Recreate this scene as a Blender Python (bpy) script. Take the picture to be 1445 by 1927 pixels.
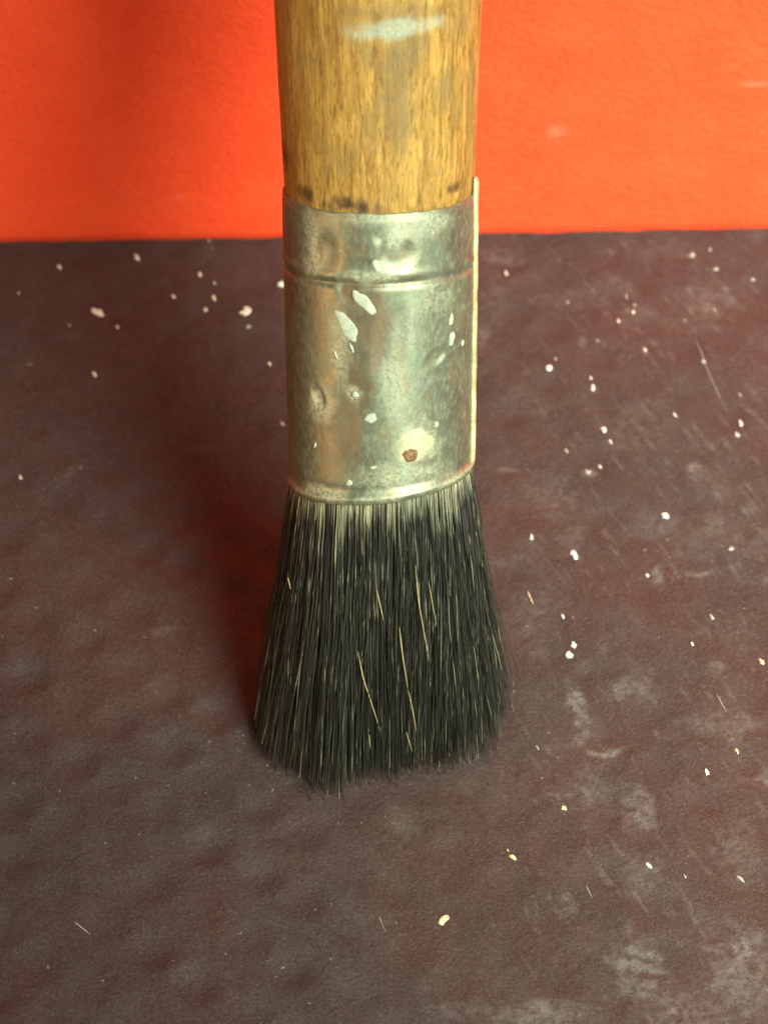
import bpy, math
import numpy as np
from mathutils import Vector, Matrix

for o in list(bpy.data.objects):
    bpy.data.objects.remove(o)
scene = bpy.context.scene
col = scene.collection
rng = np.random.default_rng(11)
MM = 0.001                                   # geometry is worked out in millimetres

# ------------------------------------------------------------------ camera
F = 6000.0                                   # focal length in photo pixels (1445 x 1927)
PITCH = math.radians(47)
LEAN = math.radians(26.5)                      # the brush leans back against the wall
FWD = np.array([0, math.cos(PITCH), -math.sin(PITCH)])
UP = np.array([0, math.sin(PITCH), math.cos(PITCH)])
RT = np.array([1.0, 0, 0])
AX = np.array([0, math.sin(LEAN), math.cos(LEAN)])       # brush axis, bristles to handle
NF = np.array([0, -math.cos(LEAN), math.sin(LEAN)])      # front of the brush
AX, RTB = AX - 0.006 * RT, RT + 0.006 * AX                # a touch off plumb
T0 = 38.0                                    # height of the metal band's lower rim on the axis

def ray(px, py):
    return RT * (px - 722.5) / F - UP * (py - 963.5) / F + FWD

CAM = AX * T0 - 429 * ray(717, 888)

def proj(p):
    d = np.asarray(p) - CAM
    z = d @ FWD
    return 722.5 + F * (d @ RT) / z, 963.5 - F * (d @ UP) / z

def floor_pt(px, py, z=0.0):
    r = ray(px, py)
    return CAM + r * ((z - CAM[2]) / r[2])

cam_data = bpy.data.cameras.new('camera')
cam = bpy.data.objects.new('camera', cam_data)
col.objects.link(cam)
cam.location = Vector(CAM * MM)
cam.rotation_euler = (math.pi / 2 - PITCH, 0, 0)
cam_data.sensor_fit = 'VERTICAL'
cam_data.sensor_height = 24
cam_data.sensor_width = 18
cam_data.angle = 2 * math.atan(963.5 / F)
cam_data.clip_start = 0.005
cam_data.clip_end = 20
cam_data.dof.use_dof = True
cam_data.dof.focus_distance = 0.425
cam_data.dof.aperture_fstop = cam_data.lens / 3.6
scene.camera = cam

# ------------------------------------------------------------------ light
world = bpy.data.worlds.new('World')
scene.world = world
world.use_nodes = True
bg = world.node_tree.nodes['Background']
bg.inputs[0].default_value = (0.92, 0.95, 0.90, 1)
bg.inputs[1].default_value = 0.085

def area(name, loc, target, sx, sy, power, colour, spread=180):
    l = bpy.data.lights.new(name, 'AREA')
    l.shape = 'RECTANGLE'
    l.size, l.size_y = sx, sy
    l.energy = power
    l.color = colour
    l.spread = math.radians(spread)
    o = bpy.data.objects.new(name, l)
    col.objects.link(o)
    o.location = loc
    o.rotation_euler = (Vector(target) - Vector(loc)).to_track_quat('-Z', 'Y').to_euler()
    return o

area('window_light', (0.29, -0.20, 0.24), (0.20, 0.03, 0.005), 0.38, 0.36, 2.45, (0.89, 1.0, 0.83), 72)
area('room_lamp', (-0.50, -0.28, 0.11), (0, 0.0, 0.06), 0.14, 0.18, 1.1, (1.0, 0.52, 0.22))

vs = scene.view_settings
vs.view_transform = 'Standard'
vs.look = 'None'
vs.gamma = 1
vs.exposure = 0
vs.use_curve_mapping = False
scene.render.engine = 'CYCLES'

# ------------------------------------------------------------------ helpers
def vnoise(x, y, seed=0):
    """smooth value noise in [0,1]"""
    def h(i, j):
        n = np.sin(i * 127.1 + j * 311.7 + seed * 74.7) * 43758.5453
        return n - np.floor(n)
    xi, yi = np.floor(x), np.floor(y)
    fx, fy = x - xi, y - yi
    fx, fy = fx * fx * (3 - 2 * fx), fy * fy * (3 - 2 * fy)
    return (h(xi, yi) * (1 - fx) + h(xi + 1, yi) * fx) * (1 - fy) + \
           (h(xi, yi + 1) * (1 - fx) + h(xi + 1, yi + 1) * fx) * fy

def fbm(x, y, seed=0, n=4):
    s, a, t = 0, 0.5, 0
    for k in range(n):
        s = s + a * vnoise(x * 2 ** k, y * 2 ** k, seed + k)
        t += a
        a *= 0.5
    return s / t

def sstep(a, b, x):
    t = np.clip((x - a) / (b - a), 0, 1)
    return t * t * (3 - 2 * t)

def mesh_obj(name, verts, faces, mat, parent=None, smooth=True, attrs=None, uv=None):
    me = bpy.data.meshes.new(name)
    verts = np.asarray(verts, dtype=np.float64) * MM
    if isinstance(faces, np.ndarray):
        nf, k = faces.shape
        me.vertices.add(len(verts))
        me.vertices.foreach_set('co', verts.astype(np.float32).ravel())
        me.loops.add(nf * k)
        me.loops.foreach_set('vertex_index', faces.astype(np.int32).ravel())
        me.polygons.add(nf)
        me.polygons.foreach_set('loop_start', np.arange(nf, dtype=np.int32) * k)
        me.update(calc_edges=True)
    else:
        me.from_pydata([tuple(v) for v in verts], [], faces)
    if smooth:
        me.polygons.foreach_set('use_smooth', np.ones(len(me.polygons), dtype=bool))
    if attrs:
        for k, v in attrs.items():
            at = me.attributes.new(k, 'FLOAT', 'POINT')
            at.data.foreach_set('value', np.asarray(v, dtype=np.float32).ravel())
    if uv is not None:                        # per-vertex uv in mm, kept as a vector attribute
        at = me.attributes.new('skin', 'FLOAT_VECTOR', 'POINT')
        at.data.foreach_set('vector', np.asarray(uv, dtype=np.float32).ravel())
    me.validate()
    me.update()
    me.materials.append(mat)
    o = bpy.data.objects.new(name, me)
    col.objects.link(o)
    if parent:
        o.parent = parent
    return o

def grid_faces(nu, nv, wrap=False):
    """quads for verts laid out [v][u]"""
    u = np.arange(nu if wrap else nu - 1)
    v = np.arange(nv - 1)
    U, V = np.meshgrid(u, v)
    U2 = (U + 1) % nu
    return np.stack([V * nu + U, V * nu + U2, (V + 1) * nu + U2, (V + 1) * nu + U], -1).reshape(-1, 4)

class Mat:
    def __init__(self, name):
        self.m = bpy.data.materials.new(name)
        self.m.use_nodes = True
        self.nt = self.m.node_tree
        self.b = self.nt.nodes['Principled BSDF']
    def n(self, t, **kw):
        nd = self.nt.nodes.new(t)
        for k, v in kw.items():
            setattr(nd, k, v)
        return nd
    def link(self, a, b):
        self.nt.links.new(a, b)
    def put(self, sock, v):
        if hasattr(v, 'is_output'):
            self.link(v, sock)
        else:
            sock.default_value = v
    def attr(self, name, vec=False):
        a = self.n('ShaderNodeAttribute', attribute_name=name)
        return a.outputs['Vector'] if vec else a.outputs['Fac']
    def obj(self):
        return self.n('ShaderNodeTexCoord').outputs['Object']
    def scale(self, vec, s):
        m = self.n('ShaderNodeVectorMath', operation='MULTIPLY')
        self.link(vec, m.inputs[0])
        m.inputs[1].default_value = s
        return m.outputs[0]
    def noise(self, vec, scale=1.0, detail=4, rough=0.55, dist=0.0):
        t = self.n('ShaderNodeTexNoise')
        self.link(vec, t.inputs['Vector'])
        t.inputs['Scale'].default_value = scale
        t.inputs['Detail'].default_value = detail
        t.inputs['Roughness'].default_value = rough
        t.inputs['Distortion'].default_value = dist
        return t.outputs['Fac']
    def ramp(self, f, a, b, lo=0.0, hi=1.0):
        t = self.n('ShaderNodeMapRange', interpolation_type='SMOOTHSTEP')
        self.put(t.inputs[0], f)
        t.inputs[1].default_value, t.inputs[2].default_value = a, b
        t.inputs[3].default_value, t.inputs[4].default_value = lo, hi
        return t.outputs[0]
    def math(self, op, a, b=0.0, clamp=False):
        t = self.n('ShaderNodeMath', operation=op, use_clamp=clamp)
        self.put(t.inputs[0], a)
        self.put(t.inputs[1], b)
        return t.outputs[0]
    def mix(self, f, a, b):
        t = self.n('ShaderNodeMix', data_type='RGBA')
        self.put(t.inputs[0], f)
        for s, v in ((t.inputs[6], a), (t.inputs[7], b)):
            self.put(s, v if hasattr(v, 'is_output') else (*v, 1))
        return t.outputs[2]
    def bump(self, h, dist, strength=1.0, nrm=None):
        t = self.n('ShaderNodeBump')
        self.link(h, t.inputs['Height'])
        t.inputs['Distance'].default_value = dist
        t.inputs['Strength'].default_value = strength
        if nrm:
            self.link(nrm, t.inputs['Normal'])
        return t.outputs[0]
    def set(self, **kw):
        for k, v in kw.items():
            s = self.b.inputs[k.replace('_', ' ')]
            if isinstance(v, tuple) and len(v) == 3:
                v = (*v, 1)
            self.put(s, v)
        return self.m

# ------------------------------------------------------------------ materials
def mat_floor():
    M = Mat('brown embossed vinyl')
    p = M.obj()
    big = M.noise(p, 28, 3)
    mid = M.noise(p, 140, 5, 0.65)
    fine = M.noise(p, 2300, 3, 0.6)
    grit = M.noise(p, 4200, 2, 0.6)
    c = M.mix(M.ramp(big, 0.38, 0.62), (0.051, 0.037, 0.034), (0.064, 0.035, 0.031))
    c = M.mix(M.ramp(mid, 0.35, 0.7, 0, 0.45), c, (0.072, 0.056, 0.050))
    c = M.mix(M.ramp(fine, 0.52, 0.75, 0, 0.42), c, (0.13, 0.108, 0.096))
    c = M.mix(M.ramp(fine, 0.48, 0.27, 0, 0.65), c, (0.026, 0.017, 0.015))
    d = M.math('MULTIPLY', M.attr('dust'), M.ramp(M.noise(p, 700, 4, 0.7), 0.3, 0.66))
    c = M.mix(M.math('MULTIPLY', d, 0.42), c, (0.36, 0.36, 0.34))
    speck = M.ramp(M.noise(p, 900, 2, 0.5), 0.735, 0.775)
    c = M.mix(M.math('MULTIPLY', speck, 0.32), c, (0.42, 0.38, 0.32))
    nb = M.bump(M.math('ADD', M.math('MULTIPLY', fine, 0.7), M.math('MULTIPLY', grit, 0.3)), 0.00022, 0.9)
    nb = M.bump(M.noise(p, 380, 3), 0.0004, 0.35, nb)
    return M.set(Base_Color=c, Roughness=M.ramp(mid, 0.2, 0.8, 0.5, 0.66), Normal=nb,
                 Specular_IOR_Level=0.22)

def mat_wall():
    M = Mat('orange red painted board')
    p = M.obj()
    m1 = M.noise(p, 90, 4, 0.6)
    m2 = M.noise(p, 1300, 3, 0.6)
    c = M.mix(M.ramp(m1, 0.3, 0.7), (0.90, 0.070, 0.020), (0.92, 0.082, 0.025))
    c = M.mix(M.ramp(m2, 0.46, 0.25, 0, 0.6), c, (0.66, 0.040, 0.008))
    c = M.mix(M.ramp(m2, 0.56, 0.8, 0, 0.4), c, (0.88, 0.13, 0.045))
    c = M.mix(M.math('MULTIPLY', M.attr('smudge'), 0.4), c, (0.86, 0.45, 0.30))
    return M.set(Base_Color=c, Roughness=0.62, Normal=M.bump(M.noise(p, 900, 3, 0.6), 0.00035, 0.8), Specular_IOR_Level=0.25)

def mat_wood():
    M = Mat('worn varnished wood')
    s = M.attr('skin', True)
    long1 = M.noise(M.scale(s, (0.75, 0.055, 1)), 1, 4, 0.6, 0.4)
    long2 = M.noise(M.scale(s, (1.5, 0.20, 1)), 1, 5, 0.72, 1.4)
    long3 = M.noise(M.scale(s, (7.5, 0.9, 1)), 1, 3, 0.6)
    pores = M.noise(M.scale(s, (6.0, 0.75, 4)), 1, 2, 0.5)
    blot = M.noise(M.scale(s, (0.22, 0.16, 1)), 1, 4, 0.6)
    c = M.mix(M.ramp(long1, 0.32, 0.68), (0.30, 0.145, 0.024), (0.48, 0.275, 0.056))
    c = M.mix(M.ramp(long2, 0.5, 0.72, 0, 0.75), c, (0.62, 0.41, 0.13))
    c = M.mix(M.ramp(long2, 0.49, 0.32, 0, 0.9), c, (0.15, 0.075, 0.016))
    c = M.mix(M.ramp(long3, 0.46, 0.24, 0, 0.65), c, (0.13, 0.065, 0.02))
    c = M.mix(M.ramp(long3, 0.58, 0.78, 0, 0.5), c, (0.58, 0.40, 0.15))
    c = M.mix(M.ramp(pores, 0.645, 0.70, 0, 0.8), c, (0.05, 0.024, 0.008))
    c = M.mix(M.ramp(blot, 0.5, 0.72, 0, 0.5), c, (0.20, 0.14, 0.05))
    g = M.math('MULTIPLY', M.attr('grey'), M.ramp(long2, 0.25, 0.6, 0.35, 1))
    c = M.mix(M.math('MULTIPLY', g, 0.7), c, (0.135, 0.105, 0.055))
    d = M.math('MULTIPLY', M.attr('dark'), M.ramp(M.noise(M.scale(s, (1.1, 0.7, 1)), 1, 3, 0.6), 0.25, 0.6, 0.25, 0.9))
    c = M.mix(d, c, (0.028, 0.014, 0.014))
    w = M.math('MULTIPLY', M.attr('smear'), M.ramp(M.noise(M.scale(s, (2.6, 1.8, 1)), 1, 4, 0.7), 0.28, 0.62, 0.35, 1))
    c = M.mix(M.math('MULTIPLY', w, 0.85), c, (0.36, 0.42, 0.33))
    h = M.math('ADD', M.math('MULTIPLY', long3, 0.5), long2)
    return M.set(Base_Color=c, Roughness=M.ramp(long2, 0.3, 0.7, 0.42, 0.62),
                 Normal=M.bump(h, 0.00022, 0.6), Specular_IOR_Level=0.35)

def mat_metal():
    M = Mat('dull tinned metal with dried paint')
    s = M.attr('skin', True)
    n1 = M.noise(M.scale(s, (0.30, 0.20, 1)), 1, 5, 0.62, 0.6)
    n2 = M.noise(M.scale(s, (1.5, 0.8, 1)), 1, 5, 0.65)
    n3 = M.noise(M.scale(s, (6.5, 5.0, 1)), 1, 3, 0.6)
    n4 = M.noise(M.scale(s, (0.42, 0.085, 1)), 1, 4, 0.6, 0.8)
    film = M.math('ADD', M.ramp(n1, 0.36, 0.64, 0.2, 0.75), M.ramp(n2, 0.46, 0.70, 0, 0.45), True)
    fc = M.mix(M.ramp(n4, 0.36, 0.56), (0.25, 0.18, 0.09), (0.215, 0.24, 0.15))
    fc = M.mix(M.ramp(n2, 0.5, 0.66, 0, 0.85), fc, (0.27, 0.315, 0.22))
    c = M.mix(film, (0.29, 0.31, 0.225), fc)
    c = M.mix(M.ramp(n3, 0.46, 0.28, 0, 0.5), c, (0.16, 0.115, 0.055))
    c = M.mix(M.ramp(n3, 0.6, 0.8, 0, 0.3), c, (0.60, 0.62, 0.46))
    br = M.math('MULTIPLY', M.attr('stain_reflection'), M.ramp(n2, 0.3, 0.6, 0.4, 1))
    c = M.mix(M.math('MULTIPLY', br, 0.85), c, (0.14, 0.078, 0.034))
    wp = M.math('MULTIPLY', M.attr('paint'), M.ramp(M.noise(M.scale(s, (2.0, 2.0, 1)), 1, 4, 0.7), 0.3, 0.6))
    c = M.mix(M.math('MULTIPLY', wp, 0.9), c, (0.46, 0.475, 0.32))
    metal = M.math('SUBTRACT', 0.92, M.math('ADD', M.math('MULTIPLY', film, 0.48),
                   M.math('ADD', M.math('MULTIPLY', wp, 0.8), M.math('MULTIPLY', br, 0.4))), True)
    h = M.math('ADD', n2, M.math('MULTIPLY', n3, 0.4))
    return M.set(Base_Color=c, Metallic=metal, Roughness=M.ramp(n2, 0.25, 0.75, 0.34, 0.52),
                 Normal=M.bump(h, 0.00012, 0.4))

def mat_bristle():
    M = Mat('black hog bristle')
    t = M.attr('tone')
    c = M.mix(M.ramp(t, 0.0, 0.8), (0.008, 0.008, 0.006), (0.056, 0.054, 0.037))
    c = M.mix(M.ramp(t, 0.78, 0.95), c, (0.30, 0.28, 0.19))  # palest tones put short glints into the bristle colour
    c = M.mix(M.attr('paint'), c, (0.58, 0.56, 0.36))
    return M.set(Base_Color=c, Roughness=0.5, Specular_IOR_Level=0.4)

def mat_plain(name, c1, c2, rough=0.6, sc=1800, bump=0.0001):
    M = Mat(name)
    p = M.obj()
    n = M.noise(p, sc, 4, 0.65)
    return M.set(Base_Color=M.mix(M.ramp(n, 0.35, 0.65), c1, c2), Roughness=rough, Normal=M.bump(n, bump, 0.6))

M_FLOOR, M_WALL, M_WOOD, M_METAL, M_BRISTLE = mat_floor(), mat_wall(), mat_wood(), mat_metal(), mat_bristle()
M_PAINT = mat_plain('dried off white paint', (0.36, 0.40, 0.30), (0.50, 0.54, 0.42), 0.6, 900)
M_CREAM = mat_plain('dried cream paint', (0.36, 0.37, 0.22), (0.48, 0.48, 0.31), 0.8, 900)
M_RUST = mat_plain('rusty nail', (0.13, 0.06, 0.02), (0.27, 0.16, 0.06), 0.8, 1600)
M_FLECK = mat_plain('white paint flake', (0.66, 0.63, 0.54), (0.84, 0.80, 0.70), 0.6, 2500)
M_DIM = mat_plain('dusty grey flake', (0.30, 0.27, 0.24), (0.42, 0.38, 0.34), 0.7, 2500)
M_TAN = mat_plain('tan flake', (0.62, 0.45, 0.25), (0.78, 0.62, 0.40), 0.6, 2500)
M_PALE = mat_plain('pale bristle', (0.32, 0.25, 0.11), (0.46, 0.39, 0.20), 0.5, 2500)
M_SEAM = mat_plain('bright worn metal fold', (0.36, 0.30, 0.15), (0.58, 0.52, 0.30), 0.5, 700, 0.00003)

# ------------------------------------------------------------------ floor
c0 = floor_pt(327, 1298)[:2]
L1 = (floor_pt(423, 1231) - floor_pt(231, 1361))[:2] / 2
L2 = (floor_pt(409, 1347) - floor_pt(240, 1250))[:2] / 2
LAT = np.array([L1, L2]).T
LATI = np.linalg.inv(LAT)
WL, WR = floor_pt(0, 461), floor_pt(1445, 435)            # foot of the wall
WSL = (WR[1] - WL[1]) / (WR[0] - WL[0])
wall_y = lambda x: WL[1] + WSL * (x - WL[0])

def dimples(x, y):
    """distance (mm) to the nearest dimple centre, and the centre"""
    q = LATI @ np.stack([np.ravel(x) - c0[0], np.ravel(y) - c0[1]])
    best = np.full(q.shape[1], 1e9)
    bx, by = np.zeros_like(best), np.zeros_like(best)
    for di in (0, 1):
        for dj in (0, 1):
            ij = np.floor(q) + np.array([[di], [dj]])
            cx, cy = LAT @ ij + c0[:, None]
            jx = (vnoise(ij[0] * 1.0, ij[1] * 1.0, 3) - 0.5) * 2.0
            jy = (vnoise(ij[0] * 1.0, ij[1] * 1.0, 5) - 0.5) * 2.0
            cx, cy = cx + jx, cy + jy
            d = np.hypot(np.ravel(x) - cx, np.ravel(y) - cy)
            m = d < best
            best[m], bx[m], by[m] = d[m], cx[m], cy[m]
    return best, bx, by

def floor_h(x, y):
    sh = np.shape(x)
    x, y = np.ravel(np.asarray(x, float)), np.ravel(np.asarray(y, float))
    d, cx, cy = dimples(x, y)
    amp = 0.22 + 0.26 * sstep(15, -20, cx) * sstep(60, 25, cy)
    amp = amp * (0.25 + 1.4 * vnoise(cx * 0.9, cy * 0.9, 21))
    h = -amp * (1 - sstep(0.5, 4.3, d))
    h = h + 0.45 * (fbm(x / 9.0, y / 9.0, 8) - 0.5) + 0.10 * (fbm(x / 1.7, y / 1.7, 9, 3) - 0.5)
    h = h - 0.5                                             # keep tops just under z = 0
    return h.reshape(sh) + 0.35

def axis_coords(lo, hi, step, far_lo, far_hi):
    a = np.arange(lo, hi + step / 2, step)
    g1 = lo - np.geomspace(step * 2, lo - far_lo, 26)
    g2 = hi + np.geomspace(step * 2, far_hi - hi, 26)
    return np.concatenate([g1[::-1], a, g2])

xs = axis_coords(-78, 78, 0.30, -420, 420)
ys = axis_coords(-56, 122, 0.32, -330, 150)
X, Y = np.meshgrid(xs, ys)
Z = floor_h(X, Y)

dust = np.zeros_like(X)
SC = 1 / 12.8
def add_dust_sheen(px, py, sx, sy, s, ang=0.0):
    p = floor_pt(px, py)
    dx, dy = X - p[0], (Y - p[1]) * 0.74
    ca, sa = math.cos(math.radians(ang)), math.sin(math.radians(ang))
    u, v = (dx * ca + dy * sa) / (sx * SC), (-dx * sa + dy * ca) / (sy * SC)
    r = np.sqrt(u * u + v * v) + (fbm(X / 1.3, Y / 1.3, int(px) % 97) - 0.5) * 1.1
    np.maximum(dust, s * (1 - sstep(0.25, 1.25, r)), out=dust)
for d in [(1085, 1325, 20, 42, .75, 15), (1175, 1292, 50, 18, .4, 5), (1095, 1385, 12, 30, .45, -35), (1200, 1520, 34, 40, .5, 30),
          (1370, 1360, 70, 30, .38, 0), (1200, 1640, 55, 40, .3, 0), (1065, 1700, 20, 25, .42, 0), (1200, 1820, 50, 60, .55, 20),
          (1390, 1830, 60, 70, .5, 0), (1010, 1915, 110, 25, .5, 0), (1300, 1900, 130, 40, .35, 0), (1305, 880, 16, 22, .6, 0),  # wide strip along the bottom edge: specular sheen put into the colour
          (930, 480, 70, 18, .35, -10), (1095, 638, 9, 30, .4, 0), (912, 625, 16, 34, .4, -20), (1030, 930, 70, 45, .25, 0),
          (955, 882, 42, 6, .4, 0), (1330, 1000, 90, 60, .18, 0), (1240, 1085, 14, 24, .5, 0), (140, 880, 10, 36, .22, -40),
          (318, 1186, 30, 12, .3, 10), (1340, 560, 70, 45, .25, 0), (1080, 1015, 28, 40, .3, 0), (1250, 985, 45, 35, .25, 0),
          (1110, 888, 16, 14, .5, 0), (1050, 560, 80, 30, .18, 0), (1180, 540, 40, 16, .3, -45), (390, 845, 45, 10, .2, 0),
          (1350, 1260, 20, 18, .35, 0), (860, 1900, 60, 20, .25, 0), (1390, 1600, 50, 50, .25, 0), (1090, 1480, 60, 40, .18, 0),
          (760, 1560, 40, 25, .22, 0), (700, 1740, 60, 30, .15, 0), (1000, 1180, 50, 80, .14, 0), (930, 560, 30, 60, .2, 0)]:
    add_dust_sheen(*d)
dd, dcx, dcy = dimples(X, Y)
dd, dcx, dcy = dd.reshape(X.shape), dcx.reshape(X.shape), dcy.reshape(X.shape)
for px, py, s in [(1175, 1395, 1.0), (1325, 1040, .6), (1025, 1450, .5), (1270, 1190, .25), (1390, 1480, .3), (1300, 1800, .35)]:
    p = floor_pt(px, py)
    k = np.argmin((dcx - p[0]) ** 2 + (dcy - p[1]) ** 2)
    cx, cy = dcx.flat[k], dcy.flat[k]
    r = np.hypot(X - cx, Y - cy)
    an = np.arctan2(X - cx, -(Y - cy))                     # 0 = side away from the wall
    w = np.exp(-((r - 3.2) / 0.5) ** 2) * sstep(1.1, 0.3, np.abs(an - 0.15)) * (0.5 + fbm(X, Y, 31))
    np.maximum(dust, np.clip(s * w, 0, 1), out=dust)
# loose film of dust, heavier away from the brush's left side
film = sstep(0.52, 0.75, fbm(X / 7, Y / 7, 44, 5)) * 0.15 * sstep(-30, 45, X)
scr = sstep(0.68, 0.80, fbm((X + 0.5 * Y) / 0.7, (Y - 0.5 * X) / 5.0, 61, 3)) * 0.35 * sstep(5, 35, X)
dust = np.clip(dust + film + scr, 0, 1)

V = np.stack([X, Y, Z], -1).reshape(-1, 3)
floor = mesh_obj('floor', V, grid_faces(len(xs), len(ys)), M_FLOOR, attrs={'dust': dust})
floor['kind'] = 'structure'
floor['label'] = 'dark brown dimpled vinyl floor dusted with pale scuffs'

# ------------------------------------------------------------------ wall
wx = axis_coords(-85, 85, 0.8, -420, 420)
wz = np.concatenate([[-1.2], np.arange(0.0, 95, 0.8), np.linspace(96, 330, 30)])
XX, ZZ = np.meshgrid(wx, wz)
base_y = wall_y(XX)
lip = 1.1 * np.exp(-np.clip(ZZ + 0.2, 0, None) / 0.7)        # eased lower edge
rough = 0.25 * (fbm(XX / 6, ZZ / 6, 71) - 0.5)
smg = np.zeros_like(XX)
def wall_hit(px, py):
    r = ray(px, py)
    # plane y = WL.y + WSL (x - WL.x)
    t = (WL[1] + WSL * (CAM[0] - WL[0]) - CAM[1]) / (r[1] - WSL * r[0])
    return CAM + r * t
for px, py, sx, sz, s in [(1045, 248, 1.7, 1.6, .35), (1420, 158, 2.4, .55, .4), (335, 372, .7, .5, .5), (1290, 270, .6, .5, .3), (135, 380, .7, .4, .3), (1370, 275, .5, .4, .3)]:
    p = wall_hit(px, py)
    r = np.hypot((XX - p[0]) / sx, (ZZ - p[2]) / sz)
    np.maximum(smg, s * (1 - sstep(0.3, 1.2, r)), out=smg)
front = np.stack([XX, base_y + lip + rough, ZZ], -1).reshape(-1, 3)
nx, nz = len(wx), len(wz)
ff = grid_faces(nx, nz)
TH = 12.0
back = np.array([[wx[0], wall_y(wx[0]) + TH, wz[0]], [wx[-1], wall_y(wx[-1]) + TH, wz[0]],
                 [wx[-1], wall_y(wx[-1]) + TH, wz[-1]], [wx[0], wall_y(wx[0]) + TH, wz[-1]]])
bl, br_, tl, tr = 0, nx - 1, (nz - 1) * nx, nz * nx - 1
k = nx * nz
extra = np.array([[k, k + 3, k + 2, k + 1], [tl, tr, k + 2, k + 3], [bl, tl, k + 3, k], [br_, k + 1, k + 2, tr], [bl, k, k + 1, br_]])
wall = mesh_obj('wall', np.vstack([front, back]), np.vstack([ff, extra]), M_WALL,
                attrs={'smudge': np.concatenate([smg.ravel(), np.zeros(4)])})
wall['kind'] = 'structure'
wall['label'] = 'bright orange red painted wall behind the brush'

# ------------------------------------------------------------------ brush
brush = bpy.data.objects.new('paint_brush', None)
col.objects.link(brush)
brush.empty_display_size = 0.02
brush['label'] = 'old round paint brush, wooden handle, paint-spattered metal band, black bristles, leaning on orange wall'
brush['category'] = 'paint brush'

RF = 12.35                                    # radius of the metal band
TILT = 0.105                                  # lower rim runs up to the right
def cyl(phi, r, t):
    phi, r, t = np.broadcast_arrays(phi, r, t)
    return AX * t[..., None] + r[..., None] * (np.sin(phi)[..., None] * RTB + np.cos(phi)[..., None] * NF)

def cyl_hit(px, py, R=RF):
    r = ray(px, py)
    o = np.array([CAM @ RTB, CAM @ NF])
    d = np.array([r @ RTB, r @ NF])
    a, b, c = d @ d, o @ d, o @ o - R * R
    s = (-b - math.sqrt(max(b * b - a * c, 0))) / a
    p = CAM + r * s
    return math.atan2(p @ RTB, p @ NF), p @ AX

TOP = cyl_hit(745, 402)[1]
GRO = cyl_hit(720, 538)[1]

# handle: a lathe, swelling above the band and tapering to a rounded end on the wall
WY0 = wall_y(0.0)
t_end = (WY0 - 7.2 * math.cos(LEAN)) / math.sin(LEAN) - 0.6
tt = np.concatenate([np.linspace(TOP - 6, TOP + 45, 190), np.linspace(TOP + 46, t_end - 8, 50), t_end - 8 + 8 * np.sin(np.linspace(0.05, 1, 12) * math.pi / 2)])
def handle_r(t):
    k = [TOP - 6, TOP - 1.5, TOP - 0.3, TOP + 7, TOP + 30, TOP + 55, TOP + 95, TOP + 130, t_end - 8]
    v = [10.9, 11.2, 12.3, 12.6, 13.45, 13.5, 10.4, 8.4, 8.0]
    r = np.interp(t, k, v)
    e = np.clip((t - (t_end - 8)) / 8, 0, 1)
    return r * np.sqrt(np.clip(1 - e ** 2, 0.0004, 1)) 
nph = 260
ph = (np.arange(nph) / nph) * 2 * math.pi - math.pi
PH, TT = np.meshgrid(ph, tt)
rr = handle_r(TT)
rr = rr + 0.10 * (fbm(PH * 6, TT / 7, 14) - 0.5) * (TT < t_end - 8)
hv = cyl(PH, rr, TT).reshape(-1, 3)
def uv_mask(PHI, TTT, R, px, py, ru, rv, s, seed, ang=0.0, RR=None):
    p0, t0 = cyl_hit(px, py, RR or R)
    u, v = (PHI - p0) * R, TTT - t0
    ca, sa = math.cos(math.radians(ang)), math.sin(math.radians(ang))
    u, v = u * ca + v * sa, -u * sa + v * ca
    r = np.hypot(u / ru, v / rv) + (fbm(PHI * R / 1.2 + 50, TTT / 1.2, seed) - 0.5) * 0.9
    return s * (1 - sstep(0.35, 1.25, r))
smear, grey, dark = np.zeros_like(PH), np.zeros_like(PH), np.zeros_like(PH)
for a in [(740, 54, 5.6, 1.35, 1.0, 2, 4), (800, 44, 2.4, .9, .7, 3, 8)]:
    np.maximum(smear, uv_mask(PH, TT, 12.4, *a), out=smear)
for a in [(745, 190, 2.4, 6.5, .8, 4, 8), (765, 90, 3.0, 3.0, .7, 5), (830, 170, 1.6, 3.2, .7, 6), (745, 25, 7.5, 1.6, .6, 7), (760, 130, 1.2, 4.5, .8, 8, -12),
          (700, 245, 1.3, 3.0, .5, 9), (860, 40, 2.4, 3.0, .55, 10), (880, 180, 1.6, 8, .6, 11)]:
    np.maximum(grey, uv_mask(PH, TT, 12.4, *a), out=grey)
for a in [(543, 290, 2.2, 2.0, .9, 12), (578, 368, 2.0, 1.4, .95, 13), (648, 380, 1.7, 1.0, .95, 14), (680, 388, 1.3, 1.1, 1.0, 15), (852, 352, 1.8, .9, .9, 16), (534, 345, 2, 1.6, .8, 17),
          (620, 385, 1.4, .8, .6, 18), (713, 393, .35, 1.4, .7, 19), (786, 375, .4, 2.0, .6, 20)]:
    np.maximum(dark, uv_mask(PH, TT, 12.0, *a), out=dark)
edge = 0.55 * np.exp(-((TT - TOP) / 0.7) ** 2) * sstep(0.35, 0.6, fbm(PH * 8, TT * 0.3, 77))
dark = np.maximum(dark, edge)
hf = grid_faces(nph, len(tt), wrap=True)
handle = mesh_obj('handle', hv, hf, M_WOOD, brush, uv=np.stack([PH * 12.3, TT, np.zeros_like(PH)], -1).reshape(-1, 3),
                  attrs={'smear': smear, 'grey': grey, 'dark': dark})
handle['label'] = 'worn yellow brown wooden handle with a pale grey paint smear'

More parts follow.
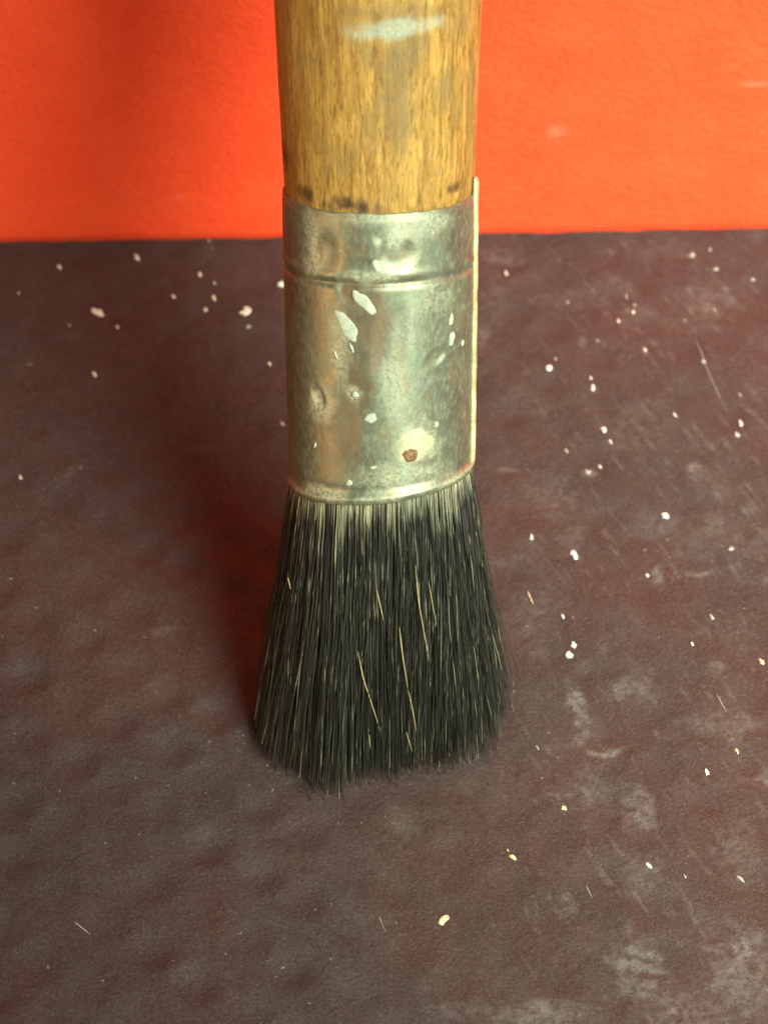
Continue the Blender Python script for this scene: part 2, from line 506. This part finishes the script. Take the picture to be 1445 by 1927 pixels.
# metal band: outer skin with groove, dents and rolled lower rim, then the inner skin
nph = 420
ph = (np.arange(nph) / nph) * 2 * math.pi - math.pi
vv = np.concatenate([np.linspace(0, 0.06, 26), np.linspace(0.062, 1, 210)])
PH, VV = np.meshgrid(ph, vv)
t_low = T0 + TILT * RF * np.sin(PH) + 0.25 * (fbm(PH * 3, PH * 0, 5) - 0.5)
t_top = TOP + 0.35 * (fbm(PH * 4, PH * 0 + 3, 6) - 0.5)
TT = t_low + VV * (t_top - t_low)
h = TT - t_low
r = RF + 0.36 * VV + 0.12 * (fbm(PH * 2.6, TT / 9, 15) - 0.5)
r = r + 0.30 * np.exp(-((h - 0.75) / 0.55) ** 2) - 0.16 * np.exp(-((h - 2.0) / 0.7) ** 2)
gt = GRO + 0.3 * np.sin(PH * 2 + 1)
r = r - (0.12 + 0.3 * vnoise(PH * 3, PH * 0, 88)) * np.exp(-((TT - gt) / 0.5) ** 2) + 0.08 * np.exp(-((TT - gt - 1.1) / 0.6) ** 2)
r = r - 0.12 * sstep(1.2, 0.0, t_top - TT)
def dent(px, py, ru, rv, d, ang=0, hard=1.0):
    p0, t0 = cyl_hit(px, py)
    u, v = (PH - p0) * RF, TT - t0
    ca, sa = math.cos(math.radians(ang)), math.sin(math.radians(ang))
    u, v = u * ca + v * sa, -u * sa + v * ca
    return d * (1 - sstep(0.35 * hard, 1.15, np.hypot(u / ru, v / rv)))
r = r - dent(616, 470, 2.3, 3.1, 0.42, 0, 0.1) - dent(655, 545, 1.6, 2.2, 0.4, 20) - dent(745, 480, 3.0, 2.2, 0.25) - dent(735, 640, 2.5, 7, 0.22, -8) \
      + dent(700, 470, 1.4, 2.0, 0.18) - dent(600, 745, 1.1, 1.8, 0.3, 25) - dent(820, 670, 1.6, 1.2, 0.25, 20) \
      - dent(660, 760, 2.5, 5, 0.15)
ov = cyl(PH, r, TT).reshape(-1, 3)
stain_reflection, paint = np.zeros_like(PH), np.zeros_like(PH)
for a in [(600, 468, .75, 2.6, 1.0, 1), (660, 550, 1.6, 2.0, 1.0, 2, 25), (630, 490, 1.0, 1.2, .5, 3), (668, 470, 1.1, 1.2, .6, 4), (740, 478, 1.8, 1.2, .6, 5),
          (572, 735, .8, 1.6, .6, 6, 25), (818, 672, 1.4, .8, .4, 7, 20), (700, 620, 2.8, 7, .95, 8), (672, 720, 2.8, 6, .85, 21), (802, 742, .8, .8, .5, 9), (655, 810, 2.8, 6, .9, 10), (770, 790, .6, .9, .4, 11),  # tall brown band slanting down the middle: dark reflection put into the colour
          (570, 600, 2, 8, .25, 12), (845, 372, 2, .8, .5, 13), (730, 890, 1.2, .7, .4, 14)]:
    np.maximum(stain_reflection, uv_mask(PH, TT, RF, *a), out=stain_reflection)
stain_reflection = np.maximum(stain_reflection, 0.75 * np.exp(-((TT - gt) / 0.35) ** 2) * sstep(0.3, 0.55, fbm(PH * 9, TT * 0.2, 23)))
stain_reflection = np.maximum(stain_reflection, 0.6 * np.exp(-((h - 0.05) / 0.25) ** 2))
for a in [(602, 760, 2.4, 2.6, .8, 31), (745, 440, 1.6, 2.4, .9, 32, -20), (665, 740, 1.4, 1.2, .6, 33), (590, 440, 1.4, 4.5, .6, 34), (590, 500, 1.6, 2.2, .7, 35, 20), (700, 410, 5, 1.4, .5, 36),  # tilted patch near the upper middle: highlight glare put into the colour
          (810, 420, 4, 2.0, .6, 37), (785, 835, 3.4, 3.2, .7, 38), (760, 900, 7, 2.2, .55, 39), (600, 925, 4.5, 1.2, .8, 40), (640, 660, 1.6, 6, .5, 41), (815, 560, 3.5, 3.0, .4, 42), (690, 520, 5, .9, .7, 43),
          (740, 720, 2, 6, .4, 44)]:
    np.maximum(paint, uv_mask(PH, TT, RF, *a), out=paint)
paint = np.maximum(paint, 0.75 * np.exp(-((h - 0.8) / 0.45) ** 2) * sstep(0.3, 0.6, fbm(PH * 6, TT * 0.3, 29)))
no = len(ov)
TI = np.stack([t_top[0] - 0.02, t_top[0] - 3.0])            # inner skin
inner_top = cyl(PH[0], RF - 0.10, t_top[0])
inner_low = cyl(PH[0], RF - 0.42, t_low[0] + 0.02)
allv = np.vstack([inner_low, ov, inner_top, ])
nring = len(vv) + 2
zz = np.zeros(nph)
skin = np.stack([PH * RF, TT, np.zeros_like(PH)], -1).reshape(-1, 3)
sk0 = np.stack([ph * RF, t_low[0], zz], -1)
sk1 = np.stack([ph * RF, t_top[0], zz], -1)
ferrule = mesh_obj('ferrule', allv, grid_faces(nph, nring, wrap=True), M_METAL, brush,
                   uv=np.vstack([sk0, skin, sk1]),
                   attrs={'stain_reflection': np.concatenate([zz + .6, stain_reflection.ravel(), zz + .5]), 'paint': np.concatenate([zz, paint.ravel(), zz])})
ferrule['label'] = 'dented grey metal band crusted with dried paint'

# folded seam along the right side of the band
def tube_strip(name, phi0, width, lift, ta, tb, mat, parent, n=60):
    pr = np.array([[-0.5, -0.4], [-0.5, 0.55], [-0.32, 0.95], [0.0, 1.05], [0.32, 0.95], [0.5, 0.55], [0.5, -0.4]])
    ts = np.linspace(ta, tb, n)
    vs_ = []
    for i, t in enumerate(ts):
        wob = 0.10 * (vnoise(np.array(t / 3.0), np.array(0.0), 4) - 0.5)
        e = min(1.0, (t - ta) / 0.8 + 0.35, (tb - t) / 0.8 + 0.35)
        for u, w in pr:
            vs_.append(cyl(np.array(phi0 + (u * width + wob) / RF), np.array(RF + 0.34 * (t - T0) / (TOP - T0) + w * lift * e + wob), np.array(t)))
    m = len(pr)
    fs = []
    for i in range(n - 1):
        for j in range(m):
            fs.append((i * m + j, i * m + (j + 1) % m, (i + 1) * m + (j + 1) % m, (i + 1) * m + j))
    fs.append(tuple(range(m - 1, -1, -1)))
    fs.append(tuple(range((n - 1) * m, n * m)))
    return mesh_obj(name, vs_, fs, mat, parent)
tube_strip('seam', math.radians(79), 1.5, 0.42, T0 + TILT * RF + 0.6, TOP + 2.2, M_SEAM, brush)

# thick blobs of paint on the band
def blob(px, py, ln, wd, ang, hgt, mat, name='paint_spot', R=RF, seed=0, parent=None, rag=1.0):
    R = RF + 0.36 * (cyl_hit(px, py, R)[1] - T0) / (TOP - T0)
    p0, t0 = cyl_hit(px, py, R)
    rg = np.random.default_rng(seed + 100)
    nr, ns = 6, 22
    ca, sa = math.cos(math.radians(ang)), math.sin(math.radians(ang))
    q_ = np.arange(ns) / ns * 2 * math.pi
    p1, p2, p3 = rg.uniform(0, 6.28, 3)
    wob = 1 + 0.07 * rag * np.sin(2 * q_ + p1) + 0.09 * rag * np.sin(3 * q_ + p2) + 0.08 * rag * np.sin(5 * q_ + p3)
    vs_ = [cyl(np.array(p0), np.array(R + hgt), np.array(t0))]
    for i in range(1, nr + 1):
        k = i / nr
        for j in range(ns):
            an = j / ns * 2 * math.pi
            u, v = k * wob[j] * ln / 2 * math.cos(an), k * wob[j] * wd / 2 * math.sin(an)
            u, v = u * ca - v * sa, u * sa + v * ca
            hh = hgt * (1 - k ** 3.0) * (1 + 0.05 * rg.normal()) if i < nr else -0.12
            vs_.append(cyl(np.array(p0 + u / R), np.array(R + hh), np.array(t0 + v)))
    fs = [(0, 1 + j, 1 + (j + 1) % ns) for j in range(ns)]
    for i in range(nr - 1):
        for j in range(ns):
            a, b = 1 + i * ns + j, 1 + i * ns + (j + 1) % ns
            fs.append((a, a + ns, b + ns, b))
    return mesh_obj(name, vs_, fs, mat, parent or brush)
for i, (px, py, l, w, an, hg) in enumerate([(652, 613, 5.6, 2.1, -58, .11), (686, 570, 4.4, 1.7, -48, .12), (706, 496, 3.0, 1.0, -62, .11),
        (849, 602, 1.6, .8, 80, .15), (850, 637, 2.2, 1.0, 70, .25), (698, 787, 1.9, 1.4, 40, .2), (821, 799, .9, .7, 60, .2), (668, 743, 1.0, .8, 0, .15),
        (657, 909, 1.2, .8, 30, .2), (870, 645, .9, .5, 80, .2), (662, 655, 1.6, .4, -70, .2), (632, 668, 1.3, .35, -70, .15), (593, 838, .9, .5, 60, .15), (702, 880, 1.0, .6, 10, .15)]):
    blob(px, py, l, w, an, hg, M_PAINT, seed=i)
b = blob(781, 839, 5.8, 4.6, 35, .42, M_CREAM, seed=40)
b['label'] = 'cream paint ring around a rusty nail'
n = blob(772, 853, 3.0, 2.5, 10, .52, M_RUST, name='nail', seed=41, rag=0.25)
n['label'] = 'rusty brown nail head'

# ------------------------------------------------------------------ bristles
out_px = [(478, 1335), (480, 1385), (500, 1430), (540, 1462), (575, 1482), (600, 1492), (640, 1490), (668, 1476), (720, 1464), (770, 1452), (810, 1444), (850, 1444), (890, 1438), (925, 1408), (950, 1375), (958, 1332)]
OP = np.array([floor_pt(*p, z=0.3)[:2] for p in out_px])
CX, CY = OP[[0, -1]].mean(0)
ang = np.arctan2(OP[:, 0] - CX, -(OP[:, 1] - CY))
rad = np.hypot(OP[:, 0] - CX, OP[:, 1] - CY)
o_ = np.argsort(ang)
ang, rad = ang[o_], rad[o_]
ang = np.concatenate([[-math.pi, -2.4], ang, [2.4, math.pi]])
rad = np.concatenate([[9.5, 12.5], rad, [12.5, 9.5]])
def tip_r(phi):
    return np.interp((phi + math.pi) % (2 * math.pi) - math.pi, ang, rad)

def bristle_pts(rho, phi, s, tip_jx=0.0, tip_jy=0.0, tip_z=0.0):
    """rho, phi: place in the bundle; s (K,) along root -> tip; returns (N, K, 3)"""
    rho, phi = np.atleast_1d(rho), np.atleast_1d(phi)
    t_r = T0 + TILT * RF * rho * np.sin(phi) + 2.0
    P0 = cyl(phi, rho * (RF - 0.55), t_r)
    R = tip_r(phi) * rho ** 0.9 * 0.99
    tx, ty = CX + R * np.sin(phi) + tip_jx, CY - R * np.cos(phi) + tip_jy
    P2 = np.stack([tx, ty, floor_h(tx, ty) + 0.08 + tip_z], -1)
    L = np.linalg.norm(P2 - P0, axis=-1, keepdims=True)
    P1 = P0 - AX * L * 0.42 + L * (0.015 + 0.048 * np.abs(np.sin(phi)) * rho)[:, None] * cyl(phi, rho, 0 * phi)
    s = s[..., None]
    return P0[:, None] * (1 - s) ** 2 + 2 * P1[:, None] * s * (1 - s) + P2[:, None] * s ** 2

N, K = 17000, 14
rho = np.sqrt(rng.uniform(0.12, 1.0, N))
phi = rng.uniform(-math.pi, math.pi, N)
# clumps
nc = 420
crho, cphi = np.sqrt(rng.uniform(0.1, 1.0, nc)), rng.uniform(-math.pi, math.pi, nc)
cxy = np.stack([crho * np.sin(cphi), crho * np.cos(cphi)], -1)
bxy = np.stack([rho * np.sin(phi), rho * np.cos(phi)], -1)
near = np.argmin(((bxy[:, None] - cxy[None]) ** 2).sum(-1), 1)
pull = (cxy[near] - bxy) * rng.uniform(0.1, 0.75, N)[:, None]
cl_len = rng.uniform(0.97, 1.05, nc)
s_end = cl_len[near] * (1 - 0.09 * rng.uniform(0, 1, N) ** 2.2)
s_end = s_end * (1 - 0.035 * np.abs(np.sin(phi)) ** 3 * rho ** 2)
short = rng.uniform(size=N) < 0.38
s_end = np.where(short, s_end * rng.uniform(0.35, 1.0, N), s_end)
s = np.linspace(0, 1, K)[None] * s_end[:, None]
stray = rng.uniform(size=N) < 0.02
jx = pull[:, 0] * 12 + rng.normal(0, 0.75, N) + stray * rng.normal(0, 1.6, N)
jy = -pull[:, 1] * 9 + rng.normal(0, 0.8, N) + stray * rng.normal(0, 1.2, N)
P = bristle_pts(rho, phi, s, jx, jy, rng.exponential(0.45, N))
wa, wp = rng.normal(0, 0.40, (N, 2)), rng.uniform(0, 6.28, (N, 2))
env = (s * (1.15 - s))[..., None] * 2
P = P + env * (wa[:, 0, None, None] * np.sin(s * 9 + wp[:, :1])[..., None] * RT + wa[:, 1, None, None] * np.sin(s * 6 + wp[:, 1:])[..., None] * NF)
P[..., 2] = np.maximum(P[..., 2], floor_h(P[..., 0], P[..., 1]) + 0.06)
tang = np.gradient(P, axis=1)
tang /= np.linalg.norm(tang, axis=-1, keepdims=True)
e1 = np.cross(tang, NF)
e1 /= np.linalg.norm(e1, axis=-1, keepdims=True)
e2 = np.cross(tang, e1)
br = rng.uniform(0.045, 0.085, N)[:, None] * (1 - 0.45 * np.linspace(0, 1, K) ** 2)[None]
ringv = [P + br[..., None] * (math.cos(q) * e1 + math.sin(q) * e2) for q in (0.3, 0.3 + 2.094, 0.3 + 4.189)]
BV = np.stack(ringv, 2)                                     # N K 3 3
idx = np.arange(N * K * 3).reshape(N, K, 3)
fa = []
for j in range(3):
    j2 = (j + 1) % 3
    fa.append(np.stack([idx[:, :-1, j], idx[:, :-1, j2], idx[:, 1:, j2], idx[:, 1:, j]], -1).reshape(-1, 4))
tone = rng.uniform(0, 1, N)
# dried paint near the band: patchy, reaching further down in streaks
dist = np.linspace(0, 1, K)[None] * s_end[:, None] * 37 - 2.0
reach = 0.6 + 3.0 * rng.uniform(0, 1, N) ** 2.5 * sstep(0.25, 0.7, vnoise(phi * 7, phi * 0, 12))
for p0, wid, ln in [(-0.50, 0.03, 8.5), (-0.45, 0.03, 6.0), (0.10, 0.05, 4.2), (0.62, 0.05, 5.5), (0.78, 0.06, 6.5), (0.9, .05, 5), (-0.7, 0.05, 4.0), (-0.15, .04, 3.5)]:
    reach = np.maximum(reach, np.where((np.abs(phi - p0) < wid) & (rng.uniform(size=N) < 0.75), ln * rng.uniform(0.6, 1, N), 0))
pf = sstep(0.5, -0.5, dist - reach[:, None]) * (rho > 0.8)[:, None] * rng.uniform(0.4, 1, N)[:, None]
# denser sampling near the root for the paint edge comes from the attribute interpolation
bristles = mesh_obj('bristles', BV.reshape(-1, 3), np.vstack(fa), M_BRISTLE, brush,
                    attrs={'tone': np.repeat(np.clip(tone[:, None] * 0.62 + 0.62 * rng.uniform(0, 1, (N, K)) ** 2 - 0.08, 0, 1).ravel(), 3), 'paint': np.repeat(pf.ravel(), 3)})
bristles['kind'] = 'stuff'
bristles['label'] = 'dense black bristles splayed on the floor'

def tube(name, pts, r0, r1, mat, parent=None, m=6, sub=6):
    pts = np.asarray(pts, float)
    n0 = len(pts)
    q = np.linspace(0, n0 - 1, (n0 - 1) * sub + 1)
    cp = np.stack([np.interp(q, np.arange(n0), pts[:, k]) for k in range(3)], -1)
    for _ in range(3):
        cp[1:-1] = (cp[:-2] + 2 * cp[1:-1] + cp[2:]) / 4
    tg = np.gradient(cp, axis=0)
    tg /= np.linalg.norm(tg, axis=1, keepdims=True)
    a1 = np.cross(tg, FWD)
    a1 /= np.linalg.norm(a1, axis=1, keepdims=True)
    a2 = np.cross(tg, a1)
    n = len(cp)
    rr_ = np.linspace(r0, r1, n) * np.clip(np.minimum(np.arange(n), np.arange(n)[::-1]) / (0.3 * n) + 0.25, 0, 1)
    v = np.concatenate([[cp[i] + rr_[i] * (math.cos(k * 2 * math.pi / m) * a1[i] + math.sin(k * 2 * math.pi / m) * a2[i]) for k in range(m)] for i in range(n)])
    fs = [(i * m + k, i * m + (k + 1) % m, (i + 1) * m + (k + 1) % m, (i + 1) * m + k) for i in range(n - 1) for k in range(m)]
    fs += [tuple(range(m - 1, -1, -1)), tuple(range((n - 1) * m, n * m))]
    return mesh_obj(name, v, fs, mat, parent)

# the pale bristles that can be told apart lie on the outside of the bundle
gp = np.linspace(-1.5, 1.5, 241)
gs = np.linspace(0.02, 0.99, 120)
SG = bristle_pts(np.full(len(gp), 1.03), gp, np.broadcast_to(gs, (len(gp), len(gs))))
SG = SG + NF * 0.25
dz = (SG - CAM) @ FWD
SX, SY = 722.5 + F * ((SG - CAM) @ RT) / dz, 963.5 - F * ((SG - CAM) @ UP) / dz
def on_bundle(px, py):
    k = np.argmin((SX - px) ** 2 + (SY - py) ** 2)
    return SG.reshape(-1, 3)[k]
for line, r_ in [([(781, 1062), (788, 1130), (797, 1190), (808, 1246)], .085), ([(751, 1180), (758, 1240), (768, 1298)], .10), ([(768, 1298), (775, 1335), (783, 1377)], .09),
                 ([(674, 1225), (684, 1275), (699, 1325), (716, 1376)], .09), ([(709, 1110), (716, 1138), (723, 1168)], .09), ([(806, 1092), (812, 1130), (822, 1180)], .06),
                 ([(694, 1370), (697, 1410)], .07), ([(764, 1376), (775, 1415)], .07), ([(543, 1085), (546, 1110)], .10)]:
    pts = [on_bundle(*p) for p in line]
    b = tube('pale_bristle', pts, r_, r_ * 0.6, M_PALE, brush)

# ------------------------------------------------------------------ loose flecks on the floor
def fleck(px, py, l, w, ang_, mat, label, group, seed):
    rg = np.random.default_rng(seed + 500)
    p = floor_pt(px, py, -0.1)
    ln, wd = max(l * SC, .22), max(w * SC, .16)
    ns = 9
    rr_ = 1 + 0.24 * rg.normal(size=ns).clip(-1.6, 1.6)
    ca, sa = math.cos(math.radians(ang_)), math.sin(math.radians(ang_))
    th = min(0.35, 0.35 * wd + 0.05)
    vs_, rings = [], [(0.92, 0.0), (1.0, 0.45), (0.72, 0.95)]
    for k, hz in rings:
        for j in range(ns):
            q = j / ns * 2 * math.pi
            u, v = k * rr_[j] * ln / 2 * math.cos(q), k * rr_[j] * wd / 2 * math.sin(q)
            vs_.append([u * ca - v * sa, (u * sa + v * ca) / 0.76, hz * th * (1 + 0.15 * rg.normal())])
    vs_.append([0, 0, th * 1.05])
    fs = [tuple(range(ns - 1, -1, -1))]
    for i in range(2):
        for j in range(ns):
            a, b = i * ns + j, i * ns + (j + 1) % ns
            fs.append((a, b, b + ns, a + ns))
    fs += [(2 * ns + j, 2 * ns + (j + 1) % ns, 3 * ns) for j in range(ns)]
    o = mesh_obj('paint_fleck', vs_, fs, mat, smooth=False)
    z = float(floor_h(np.array([p[0]]), np.array([p[1]]))[0])
    o.location = (p[0] * MM, p[1] * MM, (z - 0.02) * MM)
    o['label'] = label
    o['category'] = 'paint fleck'
    if group:
        o['group'] = group
    return o

def describe(px, py, l, w, tone):
    shape = 'slender' if l > 1.9 * w else ('chip-shaped' if l > 1.35 * w else 'roundish')
    if wall_y(0) - floor_pt(px, py)[1] < 40:
        where = 'near the orange wall'
    elif floor_pt(px, py)[1] > -3:
        where = 'level with it'
    else:
        where = 'beyond the bristle tips'
    side = 'shaded' if px < 700 else 'lit'
    return (f"tiny {shape} {tone} fleck on the brush's {side} side, {where}",
            f'{shape} {tone} flecks, {side} side, {where}')

bright = [(258, 485, 17, 9, -45), (113, 503, 11, 7, -60), (376, 516, 13, 9, -70), (403, 560, 13, 8, -55), (387, 581, 9, 7, -60), (327, 557, 10, 6, -45),
          (529, 536, 14, 13, 0), (178, 705, 12, 6, -55), (952, 514, 11, 6, -65), (1032, 694, 14, 12, 20), (1115, 729, 14, 8, 85), (1136, 809, 13, 9, -70), (1148, 831, 10, 5, -60),
          (1393, 795, 13, 7, -75), (1251, 971, 16, 11, -10), (1000, 1011, 12, 8, -70), (1079, 1043, 19, 11, -60), (1217, 1081, 9, 5, -60), (1329, 1453, 13, 7, -75), (1220, 1628, 14, 6, -50),
          (1163, 604, 10, 5, -70), (1191, 587, 8, 5, 80), (1213, 658, 9, 5, -60), (40, 898, 10, 5, -60), (507, 684, 9, 5, -70), (404, 533, 7, 4, -50), (1128, 876, 10, 4, -55), (1059, 1160, 9, 4, -60),
          (1111, 710, 9, 4, -60), (1269, 782, 9, 4, -60), (1301, 1211, 9, 5, -60), (221, 615, 9, 5, -60)]
dim = [(468, 615, 10, 8, 0), (131, 612, 7, 4, -60), (531, 798, 11, 7, -30), (1302, 479, 13, 11, 0), (1335, 470, 8, 6, 80), (1346, 505, 9, 7, 0), (1415, 524, 9, 7, -30), (1178, 558, 9, 5, -70),
       (1193, 574, 6, 4, 0), (1068, 568, 7, 4, -60), (1124, 641, 9, 4, -60), (1045, 676, 8, 5, 80), (1322, 681, 9, 8, 0), (1385, 818, 11, 9, 0), (1065, 848, 10, 6, -50), (1105, 888, 12, 9, -20), (1392, 743, 9, 4, -70),
       (1343, 581, 9, 4, -70), (1288, 602, 6, 4, -60), (1338, 1160, 13, 6, -55), (1374, 1032, 10, 8, 0), (1011, 1407, 9, 4, -60), (1288, 1649, 9, 4, -60), (1392, 1652, 16, 6, -45), (955, 1600, 7, 4, -60), (393, 453, 7, 5, -30), (36, 552, 6, 5, 0)]
tan = [(1060, 1522, 13, 7, -20), (964, 1613, 12, 7, -25), (1432, 1245, 12, 6, -50), (1386, 1412, 12, 6, -60)]
k = 0
for lst, mt, tone in ((bright, M_FLECK, 'off-white'), (dim, M_DIM, 'dull grey'), (tan, M_TAN, 'tan')):
    for a in lst:
        lb, gr = describe(*a[:4], tone)
        fleck(*a, mt, lb, gr, k)
        k += 1
fleck(185, 589, 27, 14, -28, M_FLECK, 'largest oval white paint fleck, near the foot of the orange wall', None, 201)
fleck(463, 586, 26, 14, 35, M_FLECK, 'jagged cream paint fleck on the floor close beside the metal band', None, 202)
fleck(834, 1731, 21, 12, 38, M_TAN, 'cream crumb lying alone on the bare floor in front of the bristles', None, 203)
fleck(1079, 1215, 11, 10, 0, M_FLECK, 'round white fleck of a touching pair beside the bristles, the one nearer the wall', None, 204)
fleck(1070, 1233, 13, 12, 0, M_FLECK, 'round white fleck of a touching pair beside the bristles, the one farther from the wall', None, 205)

def strand(name, pix, r_, mat, label, cat, group=None):
    pts = []
    for px, py in pix:
        p = floor_pt(px, py)
        p[2] = float(floor_h(np.array([p[0]]), np.array([p[1]]))[0]) + r_ * 0.9
        pts.append(p)
    c = np.array(pts[0]) * 1.0
    o = tube(name, np.array(pts) - c, r_, r_ * 0.6, mat)
    o.location = Vector(c * MM)
    o['label'] = label
    o['category'] = cat
    if group:
        o['group'] = group
    return o
strand('loose_bristle', [(992, 1112), (997, 1125), (1003, 1138)], .14, M_TAN, 'short golden broken bristle lying on the floor beside the brush', 'bristle')
strand('loose_hair', [(1305, 632), (1318, 660), (1332, 700), (1348, 735), (1368, 770)], .07, M_DIM, 'long thin pale hair lying on the dusty floor by the wall', 'hair')
strand('loose_hair', [(140, 1733), (155, 1745), (172, 1758)], .10, M_DIM, 'short pinkish grey hair lying on clean dark floor', 'hair')
strand('loose_hair', [(713, 1722), (718, 1736), (725, 1752)], .06, M_DIM, 'tiny fine grey hair on the floor near the cream crumb', 'hair')
strand('loose_hair', [(1102, 1664), (1108, 1676), (1114, 1690)], .08, M_DIM, 'tiny curved grey hair between two scuffs of dust', 'hair')
strand('loose_hair', [(1347, 1305), (1356, 1322), (1366, 1340)], .09, M_DIM, 'short grey hair lying on the reddest patch of floor', 'hair')
